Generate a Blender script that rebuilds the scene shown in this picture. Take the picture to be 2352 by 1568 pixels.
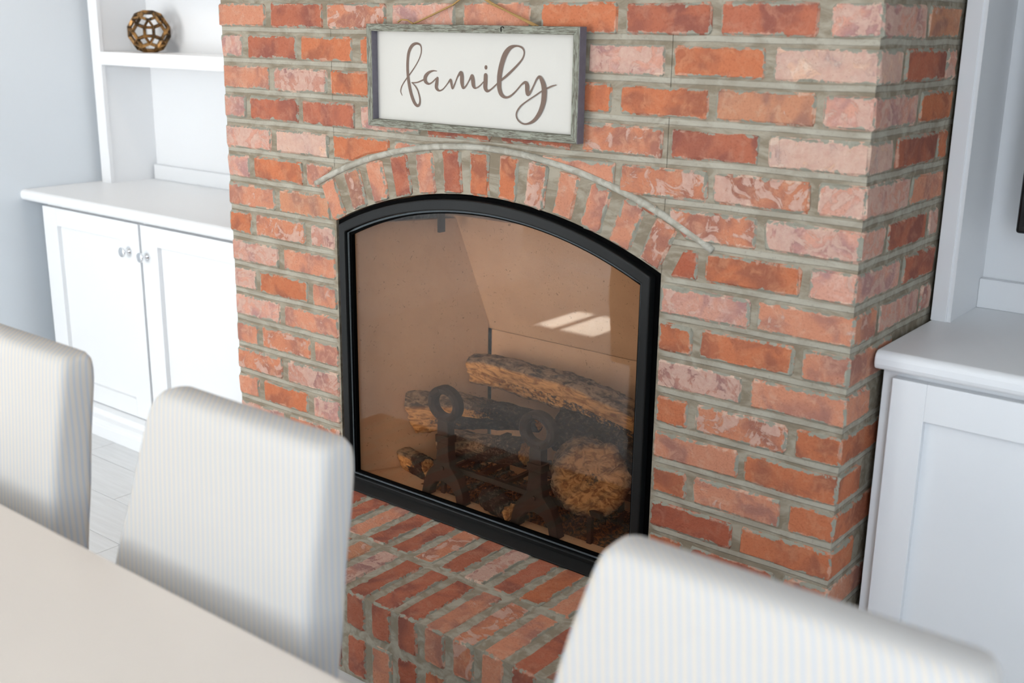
import bpy, bmesh, math, random
from mathutils import Vector, Matrix, noise
random.seed(7)
U = 1.17067                      # metres per survey unit; every number below is in survey units
for o in list(bpy.data.objects): bpy.data.objects.remove(o)
SC = bpy.context.scene
COL = SC.collection

# ------------------------------------------------------------------ camera
F_PX = 2594.694
def cam_axes(yaw, pit, rol):
    f = Vector((math.sin(yaw)*math.cos(pit), math.cos(yaw)*math.cos(pit), math.sin(pit)))
    r = f.cross(Vector((0, 0, 1))).normalized(); u = r.cross(f)
    return r*math.cos(rol)+u*math.sin(rol), -r*math.sin(rol)+u*math.cos(rol), f
cr, cu, cf = cam_axes(-0.6704003, -0.27406159, 0.01323)
cam_d = bpy.data.cameras.new('camera'); cam = bpy.data.objects.new('camera', cam_d); COL.objects.link(cam)
cam_d.sensor_width = 36; cam_d.lens = F_PX/2352*36; cam_d.clip_start = .02
M3 = Matrix((cr, cu, -cf)).transposed()
cam.matrix_world = Matrix.Translation(Vector((2.433246, -1.859483, 1.337249))*U) @ M3.to_4x4()
cam_d.dof.use_dof = True; cam_d.dof.focus_distance = 2.95; cam_d.dof.aperture_fstop = 3.2
SC.camera = cam

# ------------------------------------------------------------------ world, lights, exposure
SC.view_settings.view_transform = 'Standard'; SC.view_settings.look = 'None'
SC.view_settings.gamma = 1; SC.view_settings.use_curve_mapping = False
SC.view_settings.exposure = -0.13
w = bpy.data.worlds.new('world'); SC.world = w; w.use_nodes = True
nt = w.node_tree; bg = nt.nodes['Background']
sky = nt.nodes.new('ShaderNodeTexSky'); sky.sky_type = 'NISHITA'; sky.sun_disc = False
sky.sun_elevation = math.radians(38); sky.sun_rotation = math.radians(180)
nt.links.new(sky.outputs[0], bg.inputs[0]); bg.inputs[1].default_value = .25
def area(name, loc, size, direction, power, color):
    d = bpy.data.lights.new(name, 'AREA'); d.shape = 'RECTANGLE'; d.size = size[0]*U; d.size_y = size[1]*U
    d.energy = power; d.color = color
    o = bpy.data.objects.new(name, d); COL.objects.link(o); o.location = Vector(loc)*U
    o.rotation_euler = Vector(direction).to_track_quat('-Z', 'Z').to_euler()
    return o
area('daylight_rear', (-.50, -4.19, .95), (1.5, 1.7), (.02, 1, 0), 122, (.95, .975, 1))
area('daylight_right', (3.19, -2.45, 1.2), (1.9, 1.3), (-1, 0, 0), 92, (.78, .87, 1))
area('daylight_alcove', (-2.55, -3.5, 1.1), (1.0, 1.3), (1, 0, 0), 20, (.9, .95, 1))
s = bpy.data.lights.new('sun', 'SUN'); s.energy = 320; s.angle = math.radians(.5); s.color = (1, .93, .82)
so = bpy.data.objects.new('sun', s); COL.objects.link(so); SUN_EL = math.radians(35)
so.rotation_euler = Vector((0, math.cos(SUN_EL), -math.sin(SUN_EL))).to_track_quat('-Z', 'Z').to_euler()
for lx, ly, p, c in ((-.75, .02, 16, (1, .90, .80)), (-1.15, .30, 2.5, (1, .62, .36)), (1.0, -1.3, 12, (1, .88, .74))):  # first spot is added fill for the left countertop; second makes the wall glow
    d = bpy.data.lights.new('lamp_and_fill_spot', 'SPOT'); d.energy = p; d.color = c; d.spot_size = math.radians(110); d.spot_blend = .8; d.shadow_soft_size = .05
    o = bpy.data.objects.new('lamp_and_fill_spot', d); COL.objects.link(o); o.location = Vector((lx, ly, 2.08))*U

# ------------------------------------------------------------------ node helpers
def srgb(*c):
    return tuple(((x/255)/12.92 if x/255 <= .04045 else ((x/255+.055)/1.055)**2.4) for x in c[:3])+(1,)
class NT:
    def __init__(s, name):
        m = bpy.data.materials.new(name); m.use_nodes = True; s.m = m; s.t = m.node_tree; s.n = s.t.nodes; s.L = s.t.links
        s.b = s.n['Principled BSDF']; s.out = s.n['Material Output']
    def new(s, typ, ins=None, **kw):
        n = s.n.new(typ)
        for k, v in kw.items(): setattr(n, k, v)
        if ins:
            for k, v in ins.items(): s.put(n.inputs[k], v)
        return n
    def put(s, sock, v):
        if hasattr(v, 'is_linked') or isinstance(v, bpy.types.NodeSocket): s.L.new(v, sock)
        else: sock.default_value = v
    def math(s, op, a, b=0., c=None):
        n = s.n.new('ShaderNodeMath'); n.operation = op; s.put(n.inputs[0], a); s.put(n.inputs[1], b)
        if c is not None: s.put(n.inputs[2], c)
        return n.outputs[0]
    def vmath(s, op, a, b=(0, 0, 0)):
        n = s.n.new('ShaderNodeVectorMath'); n.operation = op; s.put(n.inputs[0], a); s.put(n.inputs[1], b); return n.outputs[0]
    def noise(s, vec, scale, detail=4, rough=.55, dist=0):
        n = s.n.new('ShaderNodeTexNoise'); s.put(n.inputs['Vector'], vec); n.inputs['Scale'].default_value = scale
        n.inputs['Detail'].default_value = detail; n.inputs['Roughness'].default_value = rough; n.inputs['Distortion'].default_value = dist
        return n.outputs['Fac']
    def ramp(s, fac, a, b, inv=False):
        n = s.n.new('ShaderNodeMapRange'); s.put(n.inputs[0], fac); s.put(n.inputs[1], a); s.put(n.inputs[2], b)
        n.inputs[3].default_value = 1 if inv else 0; n.inputs[4].default_value = 0 if inv else 1; n.interpolation_type = 'SMOOTHSTEP'
        return n.outputs[0]
    def mix(s, f, a, b):
        n = s.n.new('ShaderNodeMix'); n.data_type = 'RGBA'; s.put(n.inputs[0], f); s.put(n.inputs[6], a); s.put(n.inputs[7], b); return n.outputs[2]
    def bump(s, h, strength=.3, dist=.01, normal=None):
        n = s.n.new('ShaderNodeBump'); s.put(n.inputs['Height'], h); n.inputs['Strength'].default_value = strength; n.inputs['Distance'].default_value = dist
        if normal is not None: s.L.new(normal, n.inputs['Normal'])
        return n.outputs[0]
    def fin(s, color=None, rough=None, normal=None, **kw):
        if color is not None: s.put(s.b.inputs['Base Color'], color)
        if rough is not None: s.put(s.b.inputs['Roughness'], rough)
        if normal is not None: s.L.new(normal, s.b.inputs['Normal'])
        for k, v in kw.items(): s.put(s.b.inputs[k.replace('_', ' ')], v)
        return s.m
    def objco(s): return s.new('ShaderNodeTexCoord').outputs['Object']
    def sep(s, v): return s.new('ShaderNodeSeparateXYZ', {0: v}).outputs
def simple(name, col, rough=.5, spec=.5, metal=0, bs=0, bsc=60, var=0, vsc=5):
    n = NT(name); co = n.objco(); c = col
    if var:
        f = n.noise(co, vsc, 3); c = n.mix(f, tuple(x*(1-var) for x in col[:3])+(1,), tuple(min(1, x*(1+var)) for x in col[:3])+(1,))
    nm = n.bump(n.noise(co, bsc, 3), bs, .002) if bs else None
    return n.fin(c, rough, nm, Specular_IOR_Level=spec, Metallic=metal)

# brick: base tint per brick, burnt and bleached patches, mortar smeared over the edges
def brick_material():
    n = NT('reclaimed_brick'); P = n.objco()
    at = lambda nm: n.new('ShaderNodeAttribute', attribute_type='OBJECT', attribute_name=nm)
    tint = at('tint').outputs['Color']; half = at('half').outputs['Vector']; seed = at('seed').outputs['Fac']; white = at('white').outputs['Fac']
    Q = n.vmath('ADD', P, n.new('ShaderNodeCombineXYZ', {0: n.math('MULTIPLY', seed, 7.3), 1: n.math('MULTIPLY', seed, 3.1), 2: n.math('MULTIPLY', seed, 5.7)}).outputs[0])
    big = n.noise(Q, 11, 3, .5, .6); med = n.noise(Q, 32, 5, .6, .8); fine = n.noise(Q, 190, 4, .65); crag = n.noise(Q, 60, 6, .65, 1.4)
    c = n.mix(n.math('MULTIPLY', n.ramp(big, .44, .64), .85), tint, n.vmath('MULTIPLY', tint, (.58, .64, .84)))
    c = n.mix(n.math('MULTIPLY', n.ramp(med, .46, .70), .60), c, n.vmath('MULTIPLY', tint, (1.08, 1.42, 1.6)))
    c = n.mix(n.math('MULTIPLY', n.ramp(fine, .50, .68), .35), c, n.vmath('MULTIPLY', tint, (.55, .5, .5)))
    thr = n.math('SUBTRACT', .80, n.math('MULTIPLY', white, .42))
    wn = n.noise(n.vmath('ADD', Q, (4, 4, 4)), 17, 7, .62, 1.6)
    wm = n.ramp(wn, thr, n.math('ADD', thr, .045))
    pale = n.mix(n.noise(Q, 70, 4), srgb(186, 140, 124), srgb(212, 184, 168))
    c = n.mix(n.math('MULTIPLY', wm, .82), c, pale)
    # distance to the nearest edge of the visible face = median of the three face distances
    d = n.sep(n.vmath('SUBTRACT', half, n.vmath('ABSOLUTE', P)))
    a, b, e = d[0], d[1], d[2]
    medn = n.math('MAXIMUM', n.math('MINIMUM', a, b), n.math('MINIMUM', n.math('MAXIMUM', a, b), e))
    ed = n.math('ADD', medn, n.math('MULTIPLY', n.math('SUBTRACT', n.noise(Q, 38, 5, .6, .9), .5), .030))
    rim = n.ramp(ed, .0015, .0065, True)
    c = n.mix(n.math('MULTIPLY', rim, n.math('ADD', .34, n.math('MULTIPLY', white, .4))), c, srgb(222, 192, 170))
    smear = n.ramp(n.math('ADD', medn, n.math('MULTIPLY', n.math('SUBTRACT', n.noise(n.vmath('ADD', Q, (9, 2, 5)), 26, 6, .6, 1.2), .625), .038)), -.0006, .0006, True)
    c = n.mix(smear, c, n.mix(n.noise(Q, 40), srgb(140, 134, 118), srgb(170, 168, 154)))
    pits = n.ramp(n.noise(Q, 240, 2, .5), .70, .76)
    c = n.mix(n.math('MULTIPLY', pits, .5), c, srgb(110, 62, 48))
    h = n.math('ADD', n.math('MULTIPLY', crag, .8), n.math('MULTIPLY', fine, .45))
    h = n.math('ADD', h, n.math('MULTIPLY', n.math('ADD', wm, n.math('SUBTRACT', 0, pits)), .22))
    return n.fin(c, .88, n.bump(h, .8, .0042), Specular_IOR_Level=.2)
BRICK = brick_material()
CXm, CZm, RMm = .86475*U, (.978-1.0593)*U, (1.0593+.112)*U
def mortar_material():
    n = NT('grey_mortar'); P = n.objco(); s = n.sep(n.new('ShaderNodeNewGeometry').outputs['Position'])
    st = n.new('ShaderNodeMapping', {0: P}); st.inputs['Scale'].default_value = (.35, 1, 1)
    a = n.noise(st.outputs[0], 26, 5, .6, 1.0); b = n.noise(P, 130, 4, .6)
    # tooled bead that runs along each bed joint: pitch .075 units
    ph = n.math('FRACT', n.math('DIVIDE', n.math('SUBTRACT', n.math('ADD', s[2], n.math('MULTIPLY', n.math('SUBTRACT', n.noise(st.outputs[0], 9, 2), .5), .010)), (1.35-.0375)*U-.075*U*40-.0375*U), .075*U))
    bead = n.ramp(n.math('ABSOLUTE', n.math('SUBTRACT', ph, .535)), .055, .085, True)
    gx = n.math('SUBTRACT', s[0], CXm); gz = n.math('SUBTRACT', s[2], CZm); rr = n.math('SQRT', n.math('ADD', n.math('MULTIPLY', gx, gx), n.math('MULTIPLY', gz, gz)))
    bead = n.math('MULTIPLY', bead, n.ramp(n.math('MULTIPLY', n.math('SUBTRACT', rr, RMm), n.ramp(n.math('ABSOLUTE', gx), .55*U, .60*U, True)), -.002, .002)) if False else n.math('MULTIPLY', bead, n.math('MAXIMUM', n.ramp(rr, RMm, RMm+.004), n.ramp(n.math('ABSOLUTE', gx), .46*U, .48*U)))
    c = n.mix(n.ramp(a, .38, .64), srgb(130, 118, 100), srgb(162, 153, 136))
    c = n.mix(n.math('MULTIPLY', bead, n.math('ADD', .25, n.math('MULTIPLY', a, .6))), c, srgb(179, 174, 160))
    c = n.mix(n.math('MULTIPLY', n.ramp(b, .55, .75), .35), c, srgb(112, 106, 92))
    h = n.math('ADD', n.math('MULTIPLY', a, .6), n.math('ADD', n.math('MULTIPLY', b, .3), n.math('MULTIPLY', bead, .7)))
    return n.fin(c, .9, n.bump(h, .7, .004), Specular_IOR_Level=.2)
MORTAR = mortar_material()
def rib_mortar(k=0):
    n = NT('plain_mortar' if not k else 'pale_mortar'); P = n.objco(); a = n.noise(P, 24, 5, .6, 1.); b = n.noise(P, 130, 4, .6)
    c = n.mix(n.ramp(a, .38, .64), srgb(144, 134, 117) if not k else srgb(160, 154, 140), srgb(172, 165, 150) if not k else srgb(184, 180, 168))
    return n.fin(c, .9, n.bump(n.math('ADD', a, n.math('MULTIPLY', b, .4)), .6, .004), Specular_IOR_Level=.2)
MORTAR2 = rib_mortar()
MORTAR3 = rib_mortar(1)
WHITE = simple('white_cabinet_paint', srgb(236, 237, 238), .38, .4, bs=.03, bsc=90)
WALL = simple('pale_wall_paint', srgb(222, 228, 233), .8, .2, bs=.05, bsc=200)
CEIL = simple('ceiling_paint', srgb(238, 236, 230), .9, .2)
BLACK = simple('black_powder_coat', srgb(19, 20, 20), .45, .25, bs=.05, bsc=400)
DEEP = simple('deep_black', srgb(4, 4, 4), .8, .05)
CHROME = simple('polished_chrome', (.82, .83, .85, 1), .07, .5, 1)
TVBLACK = simple('tv_plastic', srgb(12, 13, 16), .12, .5)
IRON = simple('aged_cast_iron', srgb(44, 35, 30), .62, .45, .25, bs=.35, bsc=70, var=.35, vsc=25)
def bronze():
    n = NT('antique_bronze'); P = n.objco()
    c = n.mix(n.ramp(n.noise(P, 30, 3), .35, .65), srgb(66, 54, 42), srgb(168, 126, 76))
    return n.fin(c, .36, None, Metallic=.85)
BRONZE = bronze()
def liner():
    n = NT('refractory_liner'); P = n.objco()
    c = n.mix(n.noise(P, 6, 4, .6), srgb(184, 152, 124), srgb(216, 186, 154))
    fl = n.ramp(n.noise(P, 70, 3, .5, 2.5), .66, .70)
    c = n.mix(n.math('MULTIPLY', fl, .55), c, srgb(96, 74, 58))
    return n.fin(c, .9, n.bump(n.noise(P, 40, 5), .35, .004), Specular_IOR_Level=.1)
LINER = liner()
def wood_grey():
    n = NT('weathered_grey_wood'); P = n.objco(); m = n.new('ShaderNodeMapping', {0: P})
    m.inputs['Scale'].default_value = (12, 130, 130)
    v = n.new('ShaderNodeAttribute', attribute_type='OBJECT', attribute_name='vert').outputs['Fac']
    m2 = n.new('ShaderNodeMapping', {0: P}); m2.inputs['Scale'].default_value = (130, 130, 12)
    vec = n.new('ShaderNodeMix', data_type='VECTOR'); n.put(vec.inputs[0], v); n.L.new(m.outputs[0], vec.inputs[4]); n.L.new(m2.outputs[0], vec.inputs[5])
    f = n.noise(vec.outputs[1], 3.2, 7, .65, .8)
    c = n.mix(n.ramp(f, .36, .62), srgb(92, 85, 74), srgb(150, 152, 138))
    c = n.mix(n.ramp(n.noise(P, 60, 3), .66, .74), c, srgb(122, 104, 84))
    return n.fin(c, .85, n.bump(f, .6, .002), Specular_IOR_Level=.2)
GREYWOOD = wood_grey()
SIDEWOOD = simple('grey_violet_wood', srgb(112, 108, 116), .8, .2, bs=.4, bsc=60, var=.25, vsc=40)
PANEL = simple('sign_white_paint', srgb(205, 201, 193), .7, .2, bs=.05, bsc=150)
INK = simple('bronze_brown_ink', srgb(112, 92, 80), .6, .3, var=.12, vsc=400)
def twine():
    n = NT('jute_twine'); P = n.objco()
    wv = n.noise(P, 500, 2)
    return n.fin(n.mix(wv, srgb(120, 88, 44), srgb(196, 158, 100)), .9, n.bump(wv, .8, .001))
TWINE = twine()
def fabric():
    n = NT('striped_slipcover'); P = n.objco(); s = n.sep(P)
    wob = n.math('MULTIPLY', n.noise(P, 6, 2), .006)
    t = n.math('ADD', n.math('ADD', s[0], s[1]), wob)
    f = n.math('FRACT', n.math('DIVIDE', t, .0118))
    st = n.ramp(n.math('ABSOLUTE', n.math('SUBTRACT', f, .5)), .16, .26)
    c = n.mix(st, srgb(176, 178, 181), srgb(194, 185, 173))
    wv = n.math('ADD', n.noise(P, 900, 2), n.noise(P, 14, 3))
    return n.fin(c, .95, n.bump(wv, .25, .002), Specular_IOR_Level=.15, Sheen_Weight=.2)
FABRIC = fabric()
TABLE = simple('cream_lacquered_top', srgb(204, 194, 184), .22, .35, bs=.01, bsc=20, var=.02)
LEGWOOD = simple('dark_chair_leg_wood', srgb(70, 54, 44), .5, .4, var=.2)
def planks():
    n = NT('whitewashed_oak'); P = n.objco(); m = n.new('ShaderNodeMapping', {0: P}); m.inputs['Scale'].default_value = (1.2, 16, 1)
    sd = n.new('ShaderNodeObjectInfo').outputs['Random']
    v = n.vmath('ADD', m.outputs[0], n.new('ShaderNodeCombineXYZ', {0: n.math('MULTIPLY', sd, 40), 1: n.math('MULTIPLY', sd, 17), 2: 0.}).outputs[0])
    f = n.noise(v, 5, 6, .6, .6)
    c = n.mix(f, srgb(206, 206, 205), srgb(236, 237, 238)); c = n.mix(n.math('MULTIPLY', sd, .25), c, srgb(170, 163, 152))
    return n.fin(c, .42, n.bump(f, .15, .002), Specular_IOR_Level=.4)
PLANK = planks()
def glassmat(name, tint, ior=1.5, gain=1.0):
    n = NT(name); n.n.remove(n.b)
    tr = n.new('ShaderNodeBsdfTransparent', {0: tint}); gl = n.new('ShaderNodeBsdfGlossy', {'Color': (1, 1, 1, 1), 'Roughness': 0.0})
    bf = n.new('ShaderNodeNewGeometry').outputs['Backfacing']
    io = n.math('ADD', n.math('MULTIPLY', bf, 1/ior-ior), ior)
    fr = n.new('ShaderNodeFresnel', {'IOR': io}); mx = n.new('ShaderNodeMixShader', {0: n.math('MULTIPLY', fr.outputs[0], gain), 1: tr.outputs[0], 2: gl.outputs[0]})
    n.L.new(mx.outputs[0], n.out.inputs[0]); return n.m
FIREGLASS = glassmat('bronze_tinted_glass', (.92, .85, .79, 1), 1.5, .62)
WINGLASS = glassmat('window_glass', (.97, .98, .98, 1))
def logmat():
    n = NT('ceramic_log'); P = n.objco()
    at = n.new('ShaderNodeAttribute', attribute_type='GEOMETRY', attribute_name='split'); sp = at.outputs['Fac']
    ch = n.new('ShaderNodeAttribute', attribute_type='GEOMETRY', attribute_name='char').outputs['Fac']
    m = n.new('ShaderNodeMapping', {0: P}); m.inputs['Scale'].default_value = (1, 3.2, 3.2)
    g = n.noise(m.outputs[0], 17, 6, .65, 1.2); f = n.noise(P, 90, 5, .65)
    bark = n.mix(n.ramp(n.math('ADD', n.math('MULTIPLY', g, .75), n.math('MULTIPLY', f, .25)), .40, .60), srgb(50, 40, 33), srgb(142, 122, 100))
    cut = n.mix(n.ramp(g, .34, .62), srgb(142, 98, 58), srgb(224, 174, 112))
    c = n.mix(sp, bark, cut)
    vo = n.new('ShaderNodeTexVoronoi', feature='DISTANCE_TO_EDGE'); n.put(vo.inputs['Vector'], m.outputs[0]); vo.inputs['Scale'].default_value = 38
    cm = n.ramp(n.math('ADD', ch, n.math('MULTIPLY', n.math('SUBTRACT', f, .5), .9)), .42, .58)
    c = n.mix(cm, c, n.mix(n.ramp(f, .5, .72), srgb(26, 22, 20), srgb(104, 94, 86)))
    crack = n.ramp(vo.outputs[0], 0., .12)
    h = n.math('ADD', n.math('MULTIPLY', g, .7), n.math('MULTIPLY', n.math('MULTIPLY', crack, cm), .9))
    return n.fin(c, .75, n.bump(h, .8, .0026), Specular_IOR_Level=.35)
LOG = logmat()
EMBER = NT('ember_wool'); _p = EMBER.objco(); _f = EMBER.noise(_p, 60, 4, .6, 1.5)
EMBER = EMBER.fin(EMBER.mix(EMBER.ramp(_f, .4, .68), srgb(44, 34, 26), srgb(150, 100, 56)), .95, EMBER.bump(_f, 1, .008))

# ------------------------------------------------------------------ mesh helpers
def tag(o, label=None, cat=None, group=None, kind=None):
    if label: o['label'] = label
    if cat: o['category'] = cat
    if group: o['group'] = group
    if kind: o['kind'] = kind
    return o
def WORLD(o):
    v = Vector(o.location)
    while o.parent: o = o.parent; v = v+Vector(o.location)
    return v
def empty(name, loc, label, cat, group=None):
    o = bpy.data.objects.new(name, None); COL.objects.link(o); o.location = Vector(loc)*U; o.empty_display_size = .1
    return tag(o, label, cat, group)
def mk(name, V, F, mat, parent=None, origin=None, smooth=False, bevel=0, bseg=2, **kw):
    V = [Vector(v) for v in V]
    if origin is None:
        xs = [v.x for v in V]; ys = [v.y for v in V]; zs = [v.z for v in V]
        origin = Vector(((min(xs)+max(xs))/2, (min(ys)+max(ys))/2, min(zs)))
    origin = Vector(origin)
    me = bpy.data.meshes.new(name); me.from_pydata([tuple((v-origin)*U) for v in V], [], F); me.validate()
    bm = bmesh.new(); bm.from_mesh(me); bmesh.ops.recalc_face_normals(bm, faces=bm.faces); bm.to_mesh(me); bm.free()
    if smooth:
        for p in me.polygons: p.use_smooth = True
    me.materials.append(mat)
    o = bpy.data.objects.new(name, me); COL.objects.link(o)
    wl = origin*U
    if parent: o.parent = parent; wl = wl-WORLD(parent)
    o.location = wl
    if bevel:
        b = o.modifiers.new('bevel', 'BEVEL'); b.width = bevel*U; b.segments = bseg; b.limit_method = 'ANGLE'; b.harden_normals = False
    return tag(o, **kw)
class MB:
    def __init__(s): s.v = []; s.f = []
    def add(s, V, F):
        k = len(s.v); s.v += [tuple(v) for v in V]; s.f += [tuple(i+k for i in f) for f in F]; return s
    def box(s, x0, x1, y0, y1, z0, z1):
        return s.add([(x0, y0, z0), (x1, y0, z0), (x1, y1, z0), (x0, y1, z0), (x0, y0, z1), (x1, y0, z1), (x1, y1, z1), (x0, y1, z1)],
                     [(0, 3, 2, 1), (4, 5, 6, 7), (0, 1, 5, 4), (1, 2, 6, 5), (2, 3, 7, 6), (3, 0, 4, 7)])
    def prism(s, poly, d, flip=False):          # poly of 3d points, extruded by vector d
        n = len(poly); P = [Vector(p) for p in poly]; D = Vector(d)
        return s.add(P+[p+D for p in P], [tuple(range(n))[::-1], tuple(range(n, 2*n))]+[(i, (i+1) % n, n+(i+1) % n, n+i) for i in range(n)])
    def tube(s, pts, r, n=8, closed=False, flat=1.0):
        pts = [Vector(p) for p in pts]; R = r if isinstance(r, (list, tuple)) else [r]*len(pts); N = len(pts); V = []; up = Vector((0, 0, 1))
        for i, p in enumerate(pts):
            a = pts[(i-1) % N] if (closed or i) else p; b = pts[(i+1) % N] if (closed or i < N-1) else p
            t = (b-a).normalized(); u0 = up if abs(t.dot(up)) < .95 else Vector((0, 1, 0))
            x = t.cross(u0).normalized(); y = x.cross(t)
            for k in range(n):
                q = 2*math.pi*k/n; V.append(p+(x*math.cos(q)+y*math.sin(q)*flat)*R[i])
        F = [(i*n+k, i*n+(k+1) % n, ((i+1) % N)*n+(k+1) % n, ((i+1) % N)*n+k) for i in range(N if closed else N-1) for k in range(n)]
        if not closed: F += [tuple(range(n))[::-1], tuple((N-1)*n+k for k in range(n))]
        return s.add(V, F)
    def lathe(s, prof, c, axis='y', n=20):
        V = []; c = Vector(c)
        for r, h in prof:
            for k in range(n):
                q = 2*math.pi*k/n; a, b = r*math.cos(q), r*math.sin(q)
                V.append(c+(Vector((a, h, b)) if axis == 'y' else Vector((a, b, h))))
        m = len(prof); F = [(i*n+k, i*n+(k+1) % n, (i+1)*n+(k+1) % n, (i+1)*n+k) for i in range(m-1) for k in range(n)]
        F += [tuple(range(n)), tuple((m-1)*n+k for k in range(n))]
        return s.add(V, F)
    def mk(s, name, mat, parent=None, **kw): return mk(name, s.v, s.f, mat, parent, **kw)
def bx(name, mat, parent, x0, x1, y0, y1, z0, z1, **kw): return MB().box(x0, x1, y0, y1, z0, z1).mk(name, mat, parent, **kw)

# ------------------------------------------------------------------ the room
X0, X1, Y0, Y1, ZC = -1.26, 3.22, -4.22, .60, 2.12
floor = bx('floor', MORTAR2, None, -2.62, X1, Y0, Y1, -.06, -.012, kind='structure')
rowy = -.208-.156*26
r = 0
fx0, fx1 = -2.62, X1
while rowy < Y1:
    ya, yb = max(rowy, Y0), min(rowy+.156, Y1); x = fx0-random.random()*1.0
    cuts = []
    if abs(rowy+.208) < .01: x = -.337-1.35*2
    while x < fx1:
        xa, xb = max(x, fx0), min(x+1.35, fx1)
        if xb-xa > .02 and yb-ya > .01:
            bx('plank', PLANK, floor, xa+.0008, xb-.0008, ya+.0008, yb-.0008, -.0118, 0)
        x += 1.35
    rowy += .156; r += 1
bx('ceiling', CEIL, None, -2.7, X1+.1, Y0-.1, Y1+.1, ZC, ZC+.06, kind='structure')
bx('wall_back', WALL, None, X0-.1, X1+.1, Y1, Y1+.08, 0, ZC, kind='structure')
bx('wall_left', WALL, None, X0-.08, X0, -2.86, Y1, 0, ZC, kind='structure')
bx('wall_alcove_return', WALL, None, -2.62, X0-.08, -2.86, -2.78, 0, ZC, kind='structure')
# alcove wall with a window opening
m = MB(); m.box(-2.70, -2.62, Y0, -2.86, 0, .45).box(-2.70, -2.62, Y0, -2.86, 1.75, ZC).box(-2.70, -2.62, Y0, -4.0, .45, 1.75).box(-2.70, -2.62, -3.0, -2.86, .45, 1.75)
m.mk('wall_alcove', WALL, kind='structure')
# rear wall: glazed doors below an added sun-blocking slab, small window to their left
SX0, SX1, SZ0, SZ1 = -.60, -.30, 1.20, 1.43
SX0, SX1 = -1.9, -1.6
rear = MB(); dx0, dx1, dz = -1.30, .30, 1.82
rear.box(-2.70, -2.05, Y0-.08, Y0, 0, ZC).box(-2.05, dx0, Y0-.08, Y0, 0, ZC).box(dx1, X1+.08, Y0-.08, Y0, 0, ZC).box(dx0, dx1, Y0-.08, Y0, dz, ZC)
rear.mk('wall_rear', WALL, kind='structure')
m = MB(); ry0, ry1 = -3.42, -1.48
m.box(X1, X1+.08, Y0, ry0, 0, ZC).box(X1, X1+.08, ry1, Y1, 0, ZC).box(X1, X1+.08, ry0, ry1, 0, .52).box(X1, X1+.08, ry0, ry1, 1.88, ZC)
m.mk('wall_right', WALL, kind='structure')
def window(name, axis, c, a0, a1, z0, z1, nx, nz):
    """axis 'y': lies in a plane y=c, spans a0..a1 in x; axis 'x': plane x=c, spans in y"""
    def B(mb, p0, p1, q0, q1, d0, d1):
        if axis == 'y': mb.box(p0, p1, c+d0, c+d1, q0, q1)
        else: mb.box(c+d0, c+d1, p0, p1, q0, q1)
    f = MB(); t = .045
    B(f, a0, a0+t, z0, z1, -.02, .02); B(f, a1-t, a1, z0, z1, -.02, .02); B(f, a0+t, a1-t, z0, z0+t, -.02, .02); B(f, a0+t, a1-t, z1-t, z1, -.02, .02)
    fr = f.mk(name, WHITE, kind='structure', bevel=.003)
    for i in range(1, nx):
        p = a0+(a1-a0)*i/nx; g = MB(); B(g, p-.02, p+.02, z0+t, z1-t, -.015, .015); g.mk('mullion', WHITE, fr)
    for j in range(1, nz):
        p = z0+(z1-z0)*j/nz; g = MB(); B(g, a0+t, a1-t, p-.008, p+.008, -.012, .012); g.mk('glazing_bar', WHITE, fr)
    g = MB(); B(g, a0+t, a1-t, z0+t, z1-t, -.003, .003); g.mk('pane', WINGLASS, fr)
    return fr
window('window_1', 'x', X1+.05, ry0, ry1, .52, 1.88, 3, 2)
window('window_2', 'y', Y0-.05, dx0, dx1, 0.0, dz, 2, 1)
window('window_3', 'x', -2.67, -4.0, -3.0, .45, 1.75, 2, 2)
# added unseen slab that blocks the sun, with two gaps shaping floor sun patches
px = [-1.75, -.62, -.30, -.07, .02, .75]; py = [-8.3, -5.26, -4.86, -4.82, -4.74, -4.32]; mm = MB()
for i in range(5):
    for j in range(5):
        if (i == 1 and j == 1) or (i == 3 and j == 3): continue
        mm.box(px[i], px[i+1], py[j], py[j+1], 1.90, 1.95)
mm.mk('sun_blocker', WALL, kind='structure')
for nm, a in (('baseboard_left', (X0, X0+.012, -2.86, .1, 0, .11)), ('baseboard_right', (X1-.012, X1, Y0, .1, 0, .11)), ('baseboard_rear', (dx1+.02, X1-.02, Y0, Y0+.012, 0, .11))):
    bx(nm, WHITE, None, *a, kind='structure', bevel=.004)

# ------------------------------------------------------------------ brick chimney breast
FW = 1.7178
XL, XR, ZSP, ZAP = .405, 1.3245, .873, .978           # opening: sides, springing, apex
CX = (XL+XR)/2; hc = (XR-XL)/2; rise = ZAP-ZSP; RA = (hc*hc+rise*rise)/(2*rise); CZ = ZAP-RA
TOPZ = 1.35+.075*9+.0375
def arch_z(x, R=RA, cz=CZ): return cz+math.sqrt(max(0, R*R-(x-CX)**2))
fire = empty('brick_fireplace', (FW/2, .2, 0), 'tall red brick chimney breast with an arched opening and grey mortar joints', 'fireplace')
N = 40
poly = [(XL-.001, .004, TOPZ), (XL-.001, .004, ZSP)]+[(XL+(XR-XL)*i/N, .004, arch_z(XL+(XR-XL)*i/N)) for i in range(N+1)]+[(XR+.001, .004, ZSP), (XR+.001, .004, TOPZ)]
mm = MB()
for i in range(N):
    a, b = XL+(XR-XL)*i/N, XL+(XR-XL)*(i+1)/N; za, zb = arch_z(a), arch_z(b)
    mm.add([(a, .004, za), (b, .004, zb), (b, .004, TOPZ), (a, .004, TOPZ), (a, .10, za), (b, .10, zb)], [(0, 1, 2, 3), (0, 4, 5, 1)])
mm.box(.004, XL+.001, .004, .598, 0, TOPZ).box(XR-.001, FW-.004, .004, .598, 0, TOPZ).box(XL, XR, .02, .598, 1.02, TOPZ).box(XL, XR, .02, .5, 0, .17)
mm.mk('mortar', MORTAR, fire)
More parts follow.
